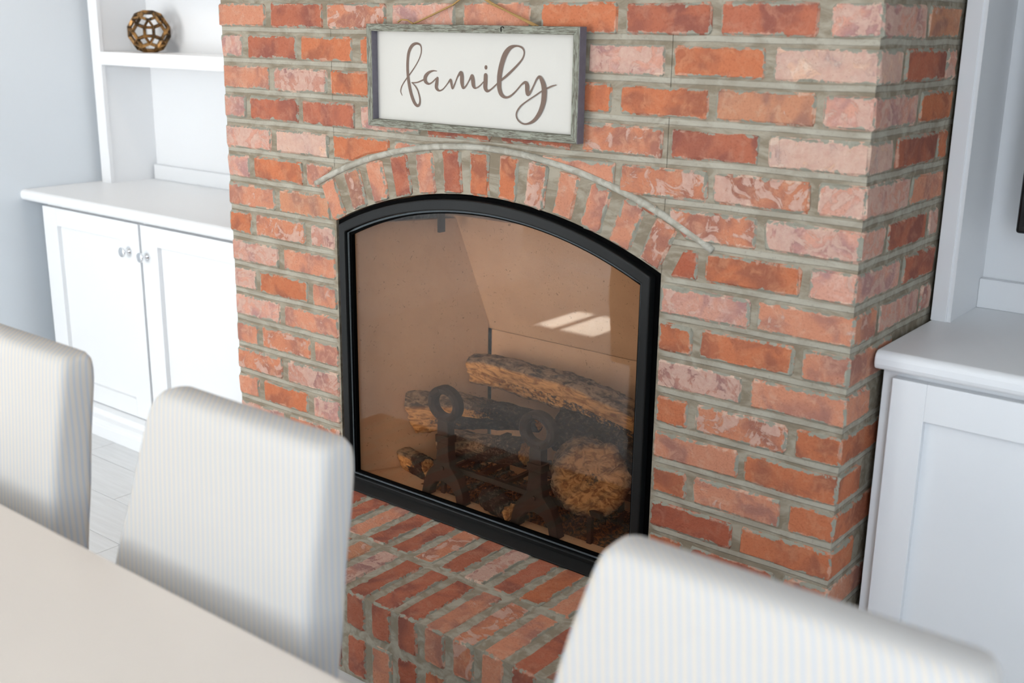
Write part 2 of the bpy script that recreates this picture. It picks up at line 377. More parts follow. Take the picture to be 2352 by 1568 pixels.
mm = MB().box(.02, FW-.02, .02, .598, TOPZ, ZC); mm.mk('upper_chimney', WALL, fire)

TINT = {'o': (190, 114, 80), 'r': (174, 104, 80), 's': (200, 136, 108), 'p': (204, 150, 130), 'w': (214, 172, 148), 'm': (196, 128, 98), 'd': (172, 98, 74), 'g': (186, 134, 116), 't': (192, 134, 104), 'k': (168, 94, 70)}
WH = {'o': .12, 'r': .12, 's': .38, 'p': .72, 'w': .92, 'm': .66, 'd': .12, 'g': .78, 't': .5, 'k': .05}
bseed = [0]
def brick(parent, x0, x1, y0, y1, z0, z1, code='s', rot=0, fixed=(), jit=.0018, b=.005):
    """a hand-moulded brick: chamfered octagonal section, stations along its longest axis, jittered"""
    bseed[0] += 1; sd = bseed[0]
    c = Vector(((x0+x1)/2, (y0+y1)/2, (z0+z1)/2)); H = [(x1-x0)/2, (y1-y0)/2, (z1-z0)/2]
    ax = max((0, 2, 1), key=lambda i: H[i]) if max(H[0], H[2]) < H[1] else (0 if H[0] >= H[2] else 2)
    o1, o2 = [i for i in range(3) if i != ax]
    def ring(t, sh):
        a, c2 = H[o1]-sh, H[o2]-sh; L = []
        for s1, s2 in ((a-b, -c2), (a, -c2+b), (a, c2-b), (a-b, c2), (-a+b, c2), (-a, c2-b), (-a, -c2+b), (-a+b, -c2)):
            p = [0, 0, 0]; p[ax] = t; p[o1] = s1; p[o2] = s2; L.append(Vector(p))
        return L
    h = H[ax]; st = [(-h, b*.9), (-h+b, 0)]+[(-h+2*h*(k+random.uniform(-.12, .12))/3, 0) for k in (1, 2)]+[(h-b, 0), (h, b*.9)]
    V = []
    for i, (t, sh) in enumerate(st):
        for q in ring(t, sh):
            V.append(q+Vector([random.uniform(-jit, jit)*(1.0 if k != 1 else .45) for k in range(3)]))
    F = [(i*8+k, i*8+(k+1) % 8, (i+1)*8+(k+1) % 8, (i+1)*8+k) for i in range(5) for k in range(8)]+[tuple(range(8))[::-1], tuple(40+k for k in range(8))]
    o = mk('brick', V, F, BRICK, None, origin=(0, 0, 0))
    o.parent = parent; o.location = c*U-WORLD(parent); o.rotation_euler = (0, rot, 0)
    t = TINT[code]; v = random.uniform(.93, 1.06)
    lin = [x*v for x in srgb(*t)[:3]]
    o['tint'] = lin; o['half'] = [q*U for q in H]; o['seed'] = float(sd % 97)+.37; o['white'] = min(1, max(0, WH[code]+random.uniform(-.08, .08)))
    return o
# per course: joints measured along the wall, brick character
S = .0085
def reg(odd, a=0, b=FW):        # regular running bond where the sign hides the wall
    pass
ROWS = {
 -9: None, -8: None, -7: None, -6: None, -5: None, -4: None, -3: None, -2: None, -1: None,
 0: [(-.004, .177, 's'), (.196, .383, 'r'), (.395, .589, 'm'), (.607, .792, 'p'), (.812, .994, 's'), (1.02, 1.203, 'o'), (1.221, 1.403, 'r'), (1.421, 1.607, 'r'), (1.626, FW, 'p')],
 1: [(0, .084, 'p'), (.104, .286, 'r'), (.302, .479, 'o'), (.504, .69, 'o'), (.708, .893, 's'), (.912, 1.117, 'r'), (1.137, 1.311, 'p'), (1.328, 1.514, 'o'), (1.529, FW, 'w')],
 2: [(0, .183, 's'), (.198, .389, 'g'), (.404, .589, 'o'), (.607, .794, 's'), (.812, .998, 'r'), (1.015, 1.196, 'o'), (1.214, 1.408, 'o'), (1.421, 1.614, 't'), (1.628, FW, 'p')],
 3: [(0, .087, 'p'), (.102, .285, 'r'), (.299, .482, 'r'), (.501, .69, 'p'), (.708, .893, 'r'), (.921, 1.104, 'r'), (1.127, 1.314, 'm'), (1.330, 1.513, 'r'), (1.531, FW, 'w')],
 4: [(0, .179, 'p'), (.198, .389, 'w'), (1.221, 1.414, 'm'), (1.426, 1.617, 'm'), (1.630, FW, 'p')],
 5: [(0, .089, 'p'), (.106, .293, 'o'), (1.535, FW, 'p')],
 6: [(-.003, .184, 's'), (.201, .388, 't'), (1.420, 1.612, 'o'), (1.628, FW, 'p')],
 7: [(-.003, .086, 'o'), (.102, .295, 'm'), (.312, .401, 'g'), (1.325, 1.517, 'p'), (1.531, FW, 's')],
 8: [(0, .188, 'p'), (.206, .402, 's'), (1.325, 1.401, 'o'), (1.417, 1.612, 'o'), (1.627, FW, 's')],
 9: [(.003, .094, 'p'), (.108, .297, 'o'), (.312, .403, 's'), (1.325, 1.513, 'g'), (1.530, FW, 's')],
 10: [(.002, .185, 'p'), (.201, .404, 's'), (1.326, 1.401, 'o'), (1.418, 1.610, 'm'), (1.627, FW, 'o')],
 11: [(.002, .093, 's'), (.106, .297, 'm'), (.311, .402, 's'), (1.326, 1.516, 's'), (1.529, FW, 'o')],
 12: [(0, .184, 'm'), (.204, .402, 'g'), (1.326, 1.406, 'o'), (1.421, 1.610, 's'), (1.625, FW, 'o')],
 13: [(-.002, .084, 's'), (.102, .281, 'o'), (.303, .403, 'p'), (1.326, 1.514, 'k'), (1.530, FW, 'o')],
 14: [(0, .186, 'p'), (.203, .403, 'm'), (1.326, 1.406, 'o'), (1.421, 1.610, 'r'), (1.625, FW, 's')],
 15: [(0, .086, 's'), (.103, .290, 'r'), (.306, .403, 's'), (1.326, 1.514, 'o'), (1.530, FW, 'r')]}
pool = 'srompgstwoprs'
for k, row in sorted(ROWS.items()):
    zc = 1.35-.075*k
    if row is None:
        if k < -3: continue
        row = []; x = 0.; odd = k % 2; n = 0
        while x < FW-.02:
            L = (.086 if odd else .186) if n == 0 else .186
            if not odd and x+L > FW-.05 or x+L > FW: L = FW-x
            row.append((x, min(FW, x+L), pool[(k*5+n*3) % len(pool)])); x += L+.0165; n += 1
        row = [q for q in row if q[1]-q[0] > .03]
    even = (k % 2 == 0)
    for i, (a, b_, c) in enumerate(row):
        hz = .0290+random.uniform(-.0008, .0008); dz = random.uniform(-.001, .001); dy = random.uniform(-.0015, .0012)
        d = .06
        if b_ == FW: d = .205 if even else .109
        elif a <= .005: d = .10 if even else .2
        if b_ == FW: b_ = FW+random.uniform(-.001, .0015)
        brick(fire, a, b_, dy, d, zc+dz-hz, zc+dz+hz, c)
    # side return towards the right-hand cabinets
    segs = [(.221, .388)] if even else [(.124, .326), (.337, .389)]
    for j, (a, b_) in enumerate(segs):
        if k > 7 and a > .1: continue
        if k > 8: continue
        code = {0: 't', 1: 'r', 2: 'o', 3: 'r', 4: 's', 5: 'r', 6: 'r', 7: 'p'}.get(k, 's')
        if j: code = {1: 'p', 3: 'o', 5: 'p', 7: 'g'}.get(k, 's')
        brick(fire, FW-.05, FW+random.uniform(-.0015, .001), a, b_, zc-.0283, zc+.0283, code)
    for j, (a, b_) in enumerate([(.215, .39)] if not even else [(.117, .30), (.317, .39)]):
        brick(fire, 0, .05, a, b_, zc-.0283, zc+.0283, pool[(k+j*4) % len(pool)])
def cut_brick(pts, code):       # brick trimmed to the arch: polygon on the wall face, extruded back
    bseed[0] += 1
    xs = [p[0] for p in pts]; zs = [p[1] for p in pts]; c = ((min(xs)+max(xs))/2, .03, (min(zs)+max(zs))/2)
    m = MB().prism([(x, .0, z) for x, z in pts], (0, .06, 0)); o = m.mk('brick', BRICK, fire, origin=c, bevel=.004, bseg=1)
    o['tint'] = list(srgb(*TINT[code])[:3]); o['half'] = [(max(xs)-min(xs))/2*U, .03*U, (max(zs)-min(zs))/2*U]; o['seed'] = float(bseed[0] % 97)+.3; o['white'] = WH[code]
z4, z5, z6 = 1.05, .975, .90
cut_brick([(.307, z5-.029), (.350, z5-.029), (.352, z5-.012), (.400, z5+.023), (.402, z5+.029), (.307, z5+.029)], 's')
cut_brick([(.405, z4-.029), (.47, z4-.029), (.52, z4-.010), (.592, z4+.004), (.592, z4+.029), (.405, z4+.029)], 'o')
cut_brick([(.609, z4+.008), (.70, z4+.022), (.70, z4+.027), (.609, z4+.029)], 's')
cut_brick([(1.03, z4+.024), (1.12, z4+.010), (1.207, z4-.014), (1.209, z4+.029), (1.03, z4+.029)], 's')
cut_brick([(1.264, z5+.026), (1.308, z5+.006), (1.308, z5+.029), (1.266, z5+.029)], 'o')
cut_brick([(1.334, z5+.014), (1.374, z5-.029), (1.519, z5-.029), (1.519, z5+.029), (1.334, z5+.029)], 'm')
cut_brick([(1.344, z6-.029), (1.403, z6-.029), (1.402, z6+.028), (1.372, z6+.028)], 'k')
# arch of soldier bricks
for th, c in ((-.432, 's'), (-.356, 't'), (-.287, 's'), (-.2150, 'r'), (-.1457, 's'), (-.074, 'r'), (-.003, 'o'), (.068, 'o'), (.137, 'm'), (.206, 's'), (.2755, 's'), (.346, 's'), (.4175, 'm')):
    Rm = RA+.0475; hx = random.uniform(.0255, .0275)
    x = CX+Rm*math.sin(th); z = CZ+Rm*math.cos(th)
    brick(fire, x-hx, x+hx, random.uniform(-.002, .0), .09, z-.0475, z+.0475, c, rot=th)
# raised pointing that rims the top of the arch
mm = MB(); P = []
for i in range(49):
    th = -.47+.98*i/48; P.append((CX+(RA+.1035)*math.sin(th), .0045, CZ+(RA+.1035)*math.cos(th)))
mm.tube(P, .0078, 8); mm.mk('arch_joint', MORTAR3, fire, smooth=True)

# ------------------------------------------------------------------ raised brick hearth
HZ = .20; HF = -.41
hearth = empty('brick_hearth', (.878, -.2, 0), 'raised red brick hearth of bricks on edge under the fireplace opening', 'hearth')
mm = MB().box(.1105, 1.720, HF+.004, .0, 0, HZ-.003); mm.mk('mortar', MORTAR2, hearth)
backc = 'rororrkrsrrmrgrosrorkrsr'; frc = 'srtrmtrkotgrrrsmsrtorsmr'; lowc = 'rsdorsgdrtdrsdorstdrors'
for i in range(1, 23):
    a = .694+.0735*(i-9)+.0085; b_ = a+.0735-.017
    brick(hearth, a, b_, -.2065, -.006 if i else -.006, HZ-.09, HZ+random.uniform(-.001, .001), backc[i], b=.004)
    brick(hearth, a, b_, HF+random.uniform(-.0015, .0015), -.2235, .118, HZ+random.uniform(-.001, .001), frc[i], b=.006)
    brick(hearth, a, b_, HF+random.uniform(-.002, .001), -.31, .006, .1025, lowc[i], b=.005)
# top joints and back-row joint get their own coarse mortar; the slab top already shows between bricks

# ------------------------------------------------------------------ fireplace insert: door frame, glass, liner
ins = empty('fireplace_insert', (CX, .2, HZ), 'black arched metal fireplace door with tinted glass and tan liner', 'fireplace insert')
def arch_path(xl, xr, zb, zs, za, n=36):
    c = (xl+xr)/2; h = (xr-xl)/2; rs = za-zs; R = (h*h+rs*rs)/(2*rs); t = math.asin(h/R); cz = za-R
    return [(xl, zb)]+[(c+R*math.sin(-t+2*t*i/n), cz+R*math.cos(-t+2*t*i/n)) for i in range(n+1)]+[(xr, zb)]
def ring_frame(outer, inner, y0, y1):
    n = len(outer); m = MB(); V = []
    for pth, y in ((outer, y0), (inner, y0), (inner, y1), (outer, y1)): V += [(x, y, z) for x, z in pth]
    F = []
    for i in range(n):
        j = (i+1) % n
        for q in range(4): F.append((q*n+i, q*n+j, ((q+1) % 4)*n+j, ((q+1) % 4)*n+i))
    return m.add(V, F)
OUT = arch_path(.427, 1.307, .203, .866, .967); INN = arch_path(.4475, 1.2865, .2255, .851, .943)
ring_frame(OUT, INN, -.010, .022).mk('door_frame', BLACK, ins, bevel=.0028)
SO = arch_path(XL+.004, XR-.001, .171, ZSP-.001, ZAP-.003); SI = arch_path(.430, 1.304, .205, .862, .962)
ring_frame(SO, SI, .010, .05).mk('surround', DEEP, ins, label='deep black ring filling the gap around the door frame')  # near-black ring closes the gap between door frame and brick
G1 = arch_path(.4485, 1.2855, .2265, .850, .942); G2 = arch_path(.4575, 1.2765, .2330, .8435, .9345)
ring_frame(G1, G2, .004, .016).mk('glass_channel', DEEP, ins)
gp = arch_path(.4515, 1.2825, .2295, .8485, .9405)
MB().tube([(x, .0005, z) for x, z in gp], .0026, 6, closed=True).mk('gasket_rope', simple('woven_glass_gasket', srgb(92, 100, 104), .8, bs=1., bsc=900, var=.5, vsc=350), ins, smooth=True, label='grey woven gasket rope around the glass')
mm = MB(); gv = arch_path(.4535, 1.2805, .2315, .847, .938); n = len(gv)
mm.prism([(x, .0105, z) for x, z in gv], (0, .003, 0)); mm.mk('glass_pane', FIREGLASS, ins, label='bronze tinted glass pane reflecting the room')
mm = MB().prism([(.44, -.038, .2005), (.44, -.038, .204), (.44, -.010, .214), (.44, .02, .214), (.44, .02, .2005)], (.855, 0, 0)); mm.mk('sill_trim', BLACK, ins, bevel=.001)
# liner panels
FZ = .215
mm = MB().box(.425, 1.306, .02, .42, FZ-.02, FZ); mm.mk('liner_floor', LINER, ins, bevel=.002)
def wallpanel(name, pts, d): MB().prism(pts, d).mk(name, LINER, ins, bevel=.002)
yb = .35; xlb = .612; 
wallpanel('side_panel', [(.4385, .032, FZ), (xlb-.004, yb-.007, FZ), (xlb-.004, yb-.007, .865), (.4385, .032, .865)], (-.018, .006, 0))
xrb = 2*CX-xlb
wallpanel('side_panel', [(2*CX-.4385, .032, FZ), (xrb+.004, yb-.007, FZ), (xrb+.004, yb-.007, .865), (2*CX-.4385, .032, .865)], (.018, .006, 0))
wallpanel('back_panel', [(xlb, yb, FZ), (xrb, yb, FZ), (xrb, yb, .5655), (xlb, yb, .5655)], (0, .02, 0))
wallpanel('upper_back_panel', [(xlb-.10, yb-.001, .5665), (xrb+.10, yb-.001, .5665), (xrb+.10, .262, .872), (xlb-.10, .262, .872)], (0, .02, .006))
mm = MB(); mm.prism([(.43, .04, .985), (1.30, .04, .985), (1.30, .32, .875), (.43, .32, .875)], (0, 0, .01)); mm.mk('top_baffle', simple('dull_grey_steel', srgb(120, 110, 100), .6), ins)
for sx in (.572,):
    MB().box(sx-.004, sx+.004, .19, .21, .838, .885).mk('baffle_hook', IRON, ins)

# ------------------------------------------------------------------ log set
def make_log(name, p0, p1, r0, r1, label, bend=0, splits=(), char=(.5, .5), flat=1., nl=52, nr=40, amp=.10, seed=0, parent=None, group='gas fire logs on the grate', rough_end=0):
    p0, p1 = Vector(p0), Vector(p1); T = (p1-p0); L = T.length; t = T.normalized(); x = t.cross(Vector((0, 0, 1))).normalized(); y = x.cross(t)
    V = []; A = []; C = []
    for i in range(nl+1):
        u = i/nl; c = p0+T*u+y*(bend*math.sin(u*math.pi)+.006*noise.noise(Vector((u*4, seed, 0)))); R = r0+(r1-r0)*u
        for k in range(nr):
            q = 2*math.pi*k/nr; dv = Vector((math.cos(q), math.sin(q)*flat, 0)); rr = R; sp = 0
            for (sq, dep) in splits:
                dd = math.cos(q-sq); lim = dep
                if dd > lim: rr = R*lim/dd; sp = 1
            nn = noise.noise(Vector((u*L*22, math.cos(q)*2.2+seed*3, math.sin(q)*2.2)))
            n2 = noise.noise(Vector((u*L*70, math.cos(q)*7+seed, math.sin(q)*7)))
            rr *= 1+amp*nn*(.5 if sp else 1)+amp*.7*n2*(.35 if sp else 1)
            V.append(c+(x*dv.x+y*dv.y)*rr+t*(.012*noise.noise(Vector((math.cos(q)*2, math.sin(q)*2, seed+9)))*(1 if i in (0, nl) else 0)))
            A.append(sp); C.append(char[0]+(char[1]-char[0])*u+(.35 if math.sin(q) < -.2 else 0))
    F = [(i*nr+k, i*nr+(k+1) % nr, (i+1)*nr+(k+1) % nr, (i+1)*nr+k) for i in range(nl) for k in range(nr)]
    for e, base in ((0, 0), (nl, nl*nr)):      # capped ends with inner rings
        c = p0+T*(e/nl)+y*0; prev = [base+k for k in range(nr)]; s_ = -1 if e == 0 else 1
        for fr in (.75, .45, .15):
            ring = []
            for k in range(nr):
                v = V[base+k]; cc = sum((V[base+j] for j in range(0, nr, 5)), Vector())/len(range(0, nr, 5))
                ring.append(len(V)); w_ = cc+(v-cc)*fr
                V.append(w_+t*s_*(.004*(1-fr)+.006*rough_end*noise.noise(w_*40)-.016*rough_end*(1-fr))); A.append(.85 if not rough_end else .7); C.append(.05 if not rough_end else (.1 if fr > .6 else (.24 if fr > .3 else .46)))
            for k in range(nr):
                f = (prev[k], prev[(k+1) % nr], ring[(k+1) % nr], ring[k]); F.append(f if e else f[::-1])
            prev = ring
        F.append(tuple(prev) if e else tuple(prev[::-1]))
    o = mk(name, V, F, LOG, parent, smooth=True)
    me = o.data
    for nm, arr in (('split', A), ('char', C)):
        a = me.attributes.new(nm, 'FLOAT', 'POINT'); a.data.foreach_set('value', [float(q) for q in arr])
    if not parent: tag(o, label, 'log', group)
    return o
FR = -1.9   # angle that faces the camera side of a log
make_log('log', (.622, .265, .478), (1.150, .235, .452), .040, .052, 'longest split log lying across the back of the fire, topmost', bend=.022, splits=((-.35, .5),), char=(.0, .22), amp=.13, seed=1)
make_log('log', (.533, .135, .372), (.870, .215, .405), .058, .028, 'thick pale split log at left, resting behind the left andiron ring', bend=.01, splits=((-.5, .45),), char=(-.1, .95), amp=.12, seed=2)
make_log('log', (.655, .12, .325), (.915, .115, .365), .034, .033, 'charred round log lying low between the two andirons', splits=(), char=(.1, .75), amp=.13, seed=3)
make_log('log', (.93, .24, .395), (1.17, .25, .385), .060, .055, 'blackened log under the back log at right', char=(.8, .5), amp=.13, seed=4)
make_log('log', (1.022, .185, .345), (1.128, .078, .366), .064, .088, 'short thick log at right with its round cut end facing out', char=(.45, .12), amp=.12, seed=5, nr=64, rough_end=1)
make_log('log', (.500, .135, .236), (.610, .10, .248), .034, .030, 'small pale log stub on the firebox floor at far left', char=(-.2, .95), splits=((-.3, .5),), amp=.1, seed=6)
make_log('log', (.835, .075, .243), (.925, .045, .240), .028, .026, 'small black charred chunk on the floor beside the right andiron', char=(1.1, 1.1), amp=.2, seed=8, nl=30)
# ember wool
rv = random.Random(3)
mm = MB()
gx, gy = 50, 26; V = []
for j in range(gy+1):
    for i in range(gx+1):
        x = .61+.56*i/gx; y = .075+.19*j/gy
        e = min(1, 5*min(i/gx, 1-i/gx, j/gy, 1-j/gy))
        V.append((x, y, FZ+.001+e*(.022+.030*noise.noise(Vector((x*38, y*38, 1)))+.014*noise.noise(Vector((x*110, y*110, 5))))))
F = [(j*(gx+1)+i, j*(gx+1)+i+1, (j+1)*(gx+1)+i+1, (j+1)*(gx+1)+i) for j in range(gy) for i in range(gx)]
mm.add(V, F)
for i in range(150):
    x, y = rv.uniform(.66, 1.12), rv.uniform(.085, .22); P = []; a = rv.uniform(0, 6.28); z = FZ+.03
    for k in range(6):
        P.append((x, y, z)); a += rv.uniform(-1.1, 1.1); x += .010*math.cos(a); y += .010*math.sin(a); z = max(FZ+.022, z+rv.uniform(-.006, .008))
    mm.tube(P, [.001, .003, .0035, .003, .0025, .001], 5)
tag(mm.mk('ember_wool', EMBER, smooth=True), 'brown curly ember wool heaped under the logs', 'embers', kind='stuff')
# grate
gr = empty('fire_grate', (.88, .16, FZ), 'dark iron grate holding up the logs', 'grate')
for y in (.075, .20): MB().box(.66, 1.16, y-.006, y+.006, .282, .296).mk('bar', IRON, gr, bevel=.001)
for x in (.72, .80, .88, .96, 1.04, 1.12): MB().box(x-.005, x+.005, .081, .26, .284, .294).mk('cross_bar', IRON, gr, bevel=.001)
for x in (.69, 1.13):
    for y in (.075, .20): MB().box(x-.006, x+.006, y-.005, y+.005, FZ, .282).mk('leg', IRON, gr)
# andirons
def andiron(cx, label):
    a = empty('andiron', (cx, .055, FZ), label, 'andiron', 'pair of black andirons')
    y0, y1 = .040, .066
    P = [(-.016, .418), (.016, .418), (.018, .36), (.019, .335), (.024, .305), (.048, .280), (.062, .250), (.070, FZ), (.045, FZ), (.040, .236), (.024, .256), (0, .263), (-.024, .256), (-.040, .236), (-.045, FZ), (-.070, FZ), (-.062, .250), (-.048, .280), (-.024, .305), (-.019, .335), (-.018, .36)]
    MB().prism([(cx+x, y0, z) for x, z in P], (0, y1-y0, 0)).mk('post', IRON, a, bevel=.0018)
    MB().box(cx-.021, cx+.021, y0-.003, y1+.003, .362, .382).mk('collar', IRON, a, bevel=.002)
    ro, ri, zc, n = .050, .029, .459, 32; V = []; F = []
    for i in range(n):
        q = 2*math.pi*i/n; kx = 1.0; kz = .90
        for r_, y in ((ro, y0+.004), (ro-.006, y0-.002), (ri+.006, y0-.002), (ri, y0+.004), (ri, y1-.004), (ro, y1-.004)):
            V.append((cx+r_*math.cos(q)*kx, y, zc+r_*math.sin(q)*kz))
        j = (i+1) % n
        for s_ in range(6): F.append((i*6+s_, i*6+(s_+1) % 6, j*6+(s_+1) % 6, j*6+s_))
    mk('ring', V, F, IRON, a)
    for i in range(8):
        q = 2*math.pi*i/8+.3; x, z = cx+.0395*math.cos(q), zc+.0395*.9*math.sin(q)
        MB().lathe([(.0045, -.0045), (.0035, -.0060), (.001, -.0066)], (x, y0+.002, z), n=8).mk('rivet', IRON, a)
    MB().lathe([(.006, 0), (.005, -.003), (.001, -.004)], (cx, y0, .298), n=10).mk('rivet', IRON, a)
    MB().box(cx-.008, cx+.008, y1, .30, .300, .316).mk('back_bar', IRON, a, bevel=.001)
    MB().box(cx-.007, cx+.007, .28, .294, FZ, .300).mk('back_leg', IRON, a)
andiron(.717, 'left cast iron andiron with a round ring top and arched feet')
andiron(.997, 'right cast iron andiron with a round ring top and arched feet')

# ------------------------------------------------------------------ hanging sign
sg = empty('hanging_sign', (.846, -.017, 1.111), 'white wooden sign reading family in a weathered grey frame above the arch', 'sign')
sx0, sx1, sz0, sz1, yf, yr = .556, 1.1365, 1.111, 1.3335, -.028, -.006
fw = .0155
def rail(pts, vert):
    o = MB().prism([(x, yf, z) for x, z in pts], (0, yr-yf, 0)).mk('frame_rail', GREYWOOD, sg, bevel=.0008); o['vert'] = float(vert); return o
rail([(sx0, sz1), (sx1, sz1), (sx1-fw, sz1-fw), (sx0+fw, sz1-fw)], 0); rail([(sx0, sz0), (sx1, sz0), (sx1-fw, sz0+fw), (sx0+fw, sz0+fw)], 0)
rail([(sx0, sz0), (sx0+fw, sz0+fw), (sx0+fw, sz1-fw), (sx0, sz1)], 1); rail([(sx1, sz0), (sx1-fw, sz0+fw), (sx1-fw, sz1-fw), (sx1, sz1)], 1)
bx('edge_strip', SIDEWOOD, sg, sx1, sx1+.0007, yf+.0006, yr, sz0, sz1)  # grey-violet strips on the two right-facing edges of the frame
bx('edge_strip', SIDEWOOD, sg, sx0+fw-.0001, sx0+fw+.0006, yf+.0008, -.0101, sz0+fw, sz1-fw)
bx('panel', PANEL, sg, sx0+.008, sx1-.008, -.0095, -.0065, sz0+.008, sz1-.008)
# handwriting strokes on the sign: x, z in 1/10000 unit, pen width
STROKES = [
 [(6469,11810,6),(6425,11884,13),(6439,11973,14),(6511,12081,12),(6637,12212,14),(6717,12287,14),(6874,12455,12),(7002,12628,12),(7060,12783,14),(7032,12902,18),(6910,12934,24),(6783,12883,34),(6691,12757,36),(6651,12583,34),(6643,12375,34),(6659,12201,36),(6693,12028,38),(6752,11837,38),(6838,11675,36),(6928,11611,28),(6992,11653,24),(7006,11762,20),(6952,11925,16),(6875,12026,14),(6773,12104,10)],
 [(6764,12100,10),(6930,12112,14),(7130,12181,16)],
 [(7513,12372,6),(7402,12375,14),(7270,12331,28),(7174,12241,42),(7173,12151,42),(7259,12095,20),(7359,12124,14),(7484,12215,14)],
 [(7526,12225,28),(7507,12130,40),(7494,12027,38),(7572,11965,18),(7683,12001,12),(7812,12117,12),(7901,12206,22),(7924,12147,30),(7958,12027,18),(8021,12121,14),(8109,12286,16),(8193,12357,38),(8223,12294,46),(8228,12160,44),(8262,12052,24),(8342,12100,14),(8428,12215,14),(8508,12311,32),(8533,12205,44),(8550,12109,38),(8608,12062,16),(8713,12109,12),(8824,12197,12)],
 [(8878,12331,44),(8875,12202,48),(8871,12086,46),(8920,12022,30),(9008,12043,16),(9186,12174,14),(9304,12256,20),(9464,12364,24),(9695,12548,20),(9843,12694,16),(9887,12819,14),(9831,12910,18),(9684,12942,18),(9524,12900,38),(9398,12775,54),(9315,12595,54),(9261,12398,54),(9246,12234,52),(9252,12086,48),(9302,11973,42),(9406,11913,24),(9535,11938,18),(9687,12048,14),(9832,12186,14),(9928,12232,28),(9975,12173,46),(9981,12070,44),(10003,12003,36),(10065,12049,20),(10145,12180,14),(10221,12309,18),(10294,12352,30),(10365,12262,46),(10409,12137,54),(10413,11977,56),(10385,11815,50),(10299,11633,42),(10157,11479,30),(9970,11405,16),(9821,11429,14),(9724,11518,14),(9720,11625,14),(9815,11750,14),(9977,11862,12),(10187,11982,12),(10350,12077,12),(10471,12133,14),(10595,12183,14),(10711,12216,8)]]
def cr_spline(P, m=6):
    out = []
    for i in range(len(P)-1):
        a, b, c, d = P[max(0, i-1)], P[i], P[i+1], P[min(len(P)-1, i+2)]
        for k in range(m):
            t = k/m; out.append(tuple(.5*((2*b[j])+(-a[j]+c[j])*t+(2*a[j]-5*b[j]+4*c[j]-d[j])*t*t+(-a[j]+3*b[j]-3*c[j]+d[j])*t**3) for j in range(3)))
    out.append(P[-1]); return out
mm = MB()
for si, st in enumerate(STROKES):
    S_ = cr_spline(st); y = -.0099-.00002*si; L = [Vector((a/1e4, y-.000005*i_-.00012*si, b/1e4)) for i_, (a, b, _) in enumerate(S_)]; k = .000112
    V = []
    for i, p in enumerate(L):
        q = (L[min(i+1, len(L)-1)]-L[max(i-1, 0)]).normalized(); nrm = Vector((-q.z, 0, q.x)); h = max(6, S_[i][2])*k
        V += [p+nrm*h, p-nrm*h]
    mm.add(V, [(2*i, 2*i+1, 2*i+3, 2*i+2) for i in range(len(L)-1)])
    for e in (0, -1):
        p = L[e]; h = max(6, S_[e][2])*k; mm.add([p+Vector((math.cos(a*.5236)*h, 0, math.sin(a*.5236)*h)) for a in range(12)], [tuple(range(12))])
p = Vector((0.8881, -.0099, 1.2494))
mm.add([p+Vector((math.cos(a*.3927)*.0040, 0, math.sin(a*.3927)*.0046)) for a in range(16)], [tuple(range(16))])
mm.mk('lettering', INK, sg, label='brown handwritten lettering that reads family')
nl = Vector((0.9470, -.028, 1.3256))
MB().tube([nl+Vector((-.004, -.001, -.004)), nl+Vector((-.004, -.002, .004)), nl+Vector((0, -.002, .006)), nl+Vector((.004, -.002, .003))], .0011, 6).mk('staple', IRON, sg, smooth=True)
def tw(pts, r=.0020):
    mm = MB(); P = [Vector(p) for p in pts]; Q = []
    for a, b in zip(P, P[1:]):
        for k in range(4): Q.append(a.lerp(b, k/4))
    Q.append(P[-1]); mm.tube(Q, r, 6); return mm.mk('twine', TWINE, sg, smooth=True)
tw([(0.6881, -0.016, 1.3341), (0.7323, -0.014, 1.3497), (0.7968, -0.01, 1.3738), (0.8471, -0.006, 1.4023)])
tw([(1.0182, -0.016, 1.3332), (0.9626, -0.013, 1.3545), (0.9023, -0.009, 1.3773), (0.8471, -0.006, 1.4023)])
tw([(1.0261, -0.015, 1.3333), (0.9729, -0.012, 1.3521), (0.9015, -0.008, 1.3747), (0.8463, -0.005, 1.4023)])
tw([(0.6900, -0.018, 1.3341), (0.6740, -0.02, 1.3420), (0.6551, -0.018, 1.3428), (0.6426, -0.016, 1.3373)])
MB().lathe([(.0045, -.018), (.0045, -.014), (.002, -.014), (.002, .01)], (0.8420, 0, 1.4042), n=10).mk('nail', IRON, sg, smooth=False)

# ------------------------------------------------------------------ built-in cabinets
def knob(parent, x, z, yface):
    m = MB().lathe([(.0115, 0), (.0115, -.002), (.006, -.006), (.0048, -.012), (.0055, -.018), (.0145, -.0215), (.0158, -.0245), (.0145, -.0275), (.004, -.0285)], (x, yface, z), n=24)
    return m.mk('knob', CHROME, parent, smooth=True, label='round chrome knob')
def shaker(parent, x0, x1, z0, z1, yf, sw=.082, rail=.060, kn=None):
    m = MB(); t = .022
    m.box(x0, x0+sw, yf, yf+t, z0, z1).box(x1-sw, x1, yf, yf+t, z0, z1).box(x0+sw, x1-sw, yf, yf+t, z0, z0+rail).box(x0+sw, x1-sw, yf, yf+t, z1-rail, z1)
    d = m.mk('door', WHITE, parent, bevel=.0012)
    bx('recessed_panel', WHITE, d, x0+sw-.002, x1-sw+.002, yf+.0145, yf+.019, z0+rail-.002, z1-rail+.002)
    if kn: knob(d, kn[0], kn[1], yf)
    return d
DY = .108; FY = .131; CT = .775
lc = empty('base_cabinet', (-.58, .35, 0), 'white base cabinet with two shaker doors left of the brick fireplace', 'cabinet', 'white base cabinets')
m = MB().box(-1.150, -.004, FY, .597, .075, .738); m.mk('body', WHITE, lc, bevel=.0015)
shaker(lc, -1.146, -.5975, .088, .731, DY, kn=(-.655, .640)); shaker(lc, -.5855, -.010, .088, .731, DY, kn=(-.560, .636))
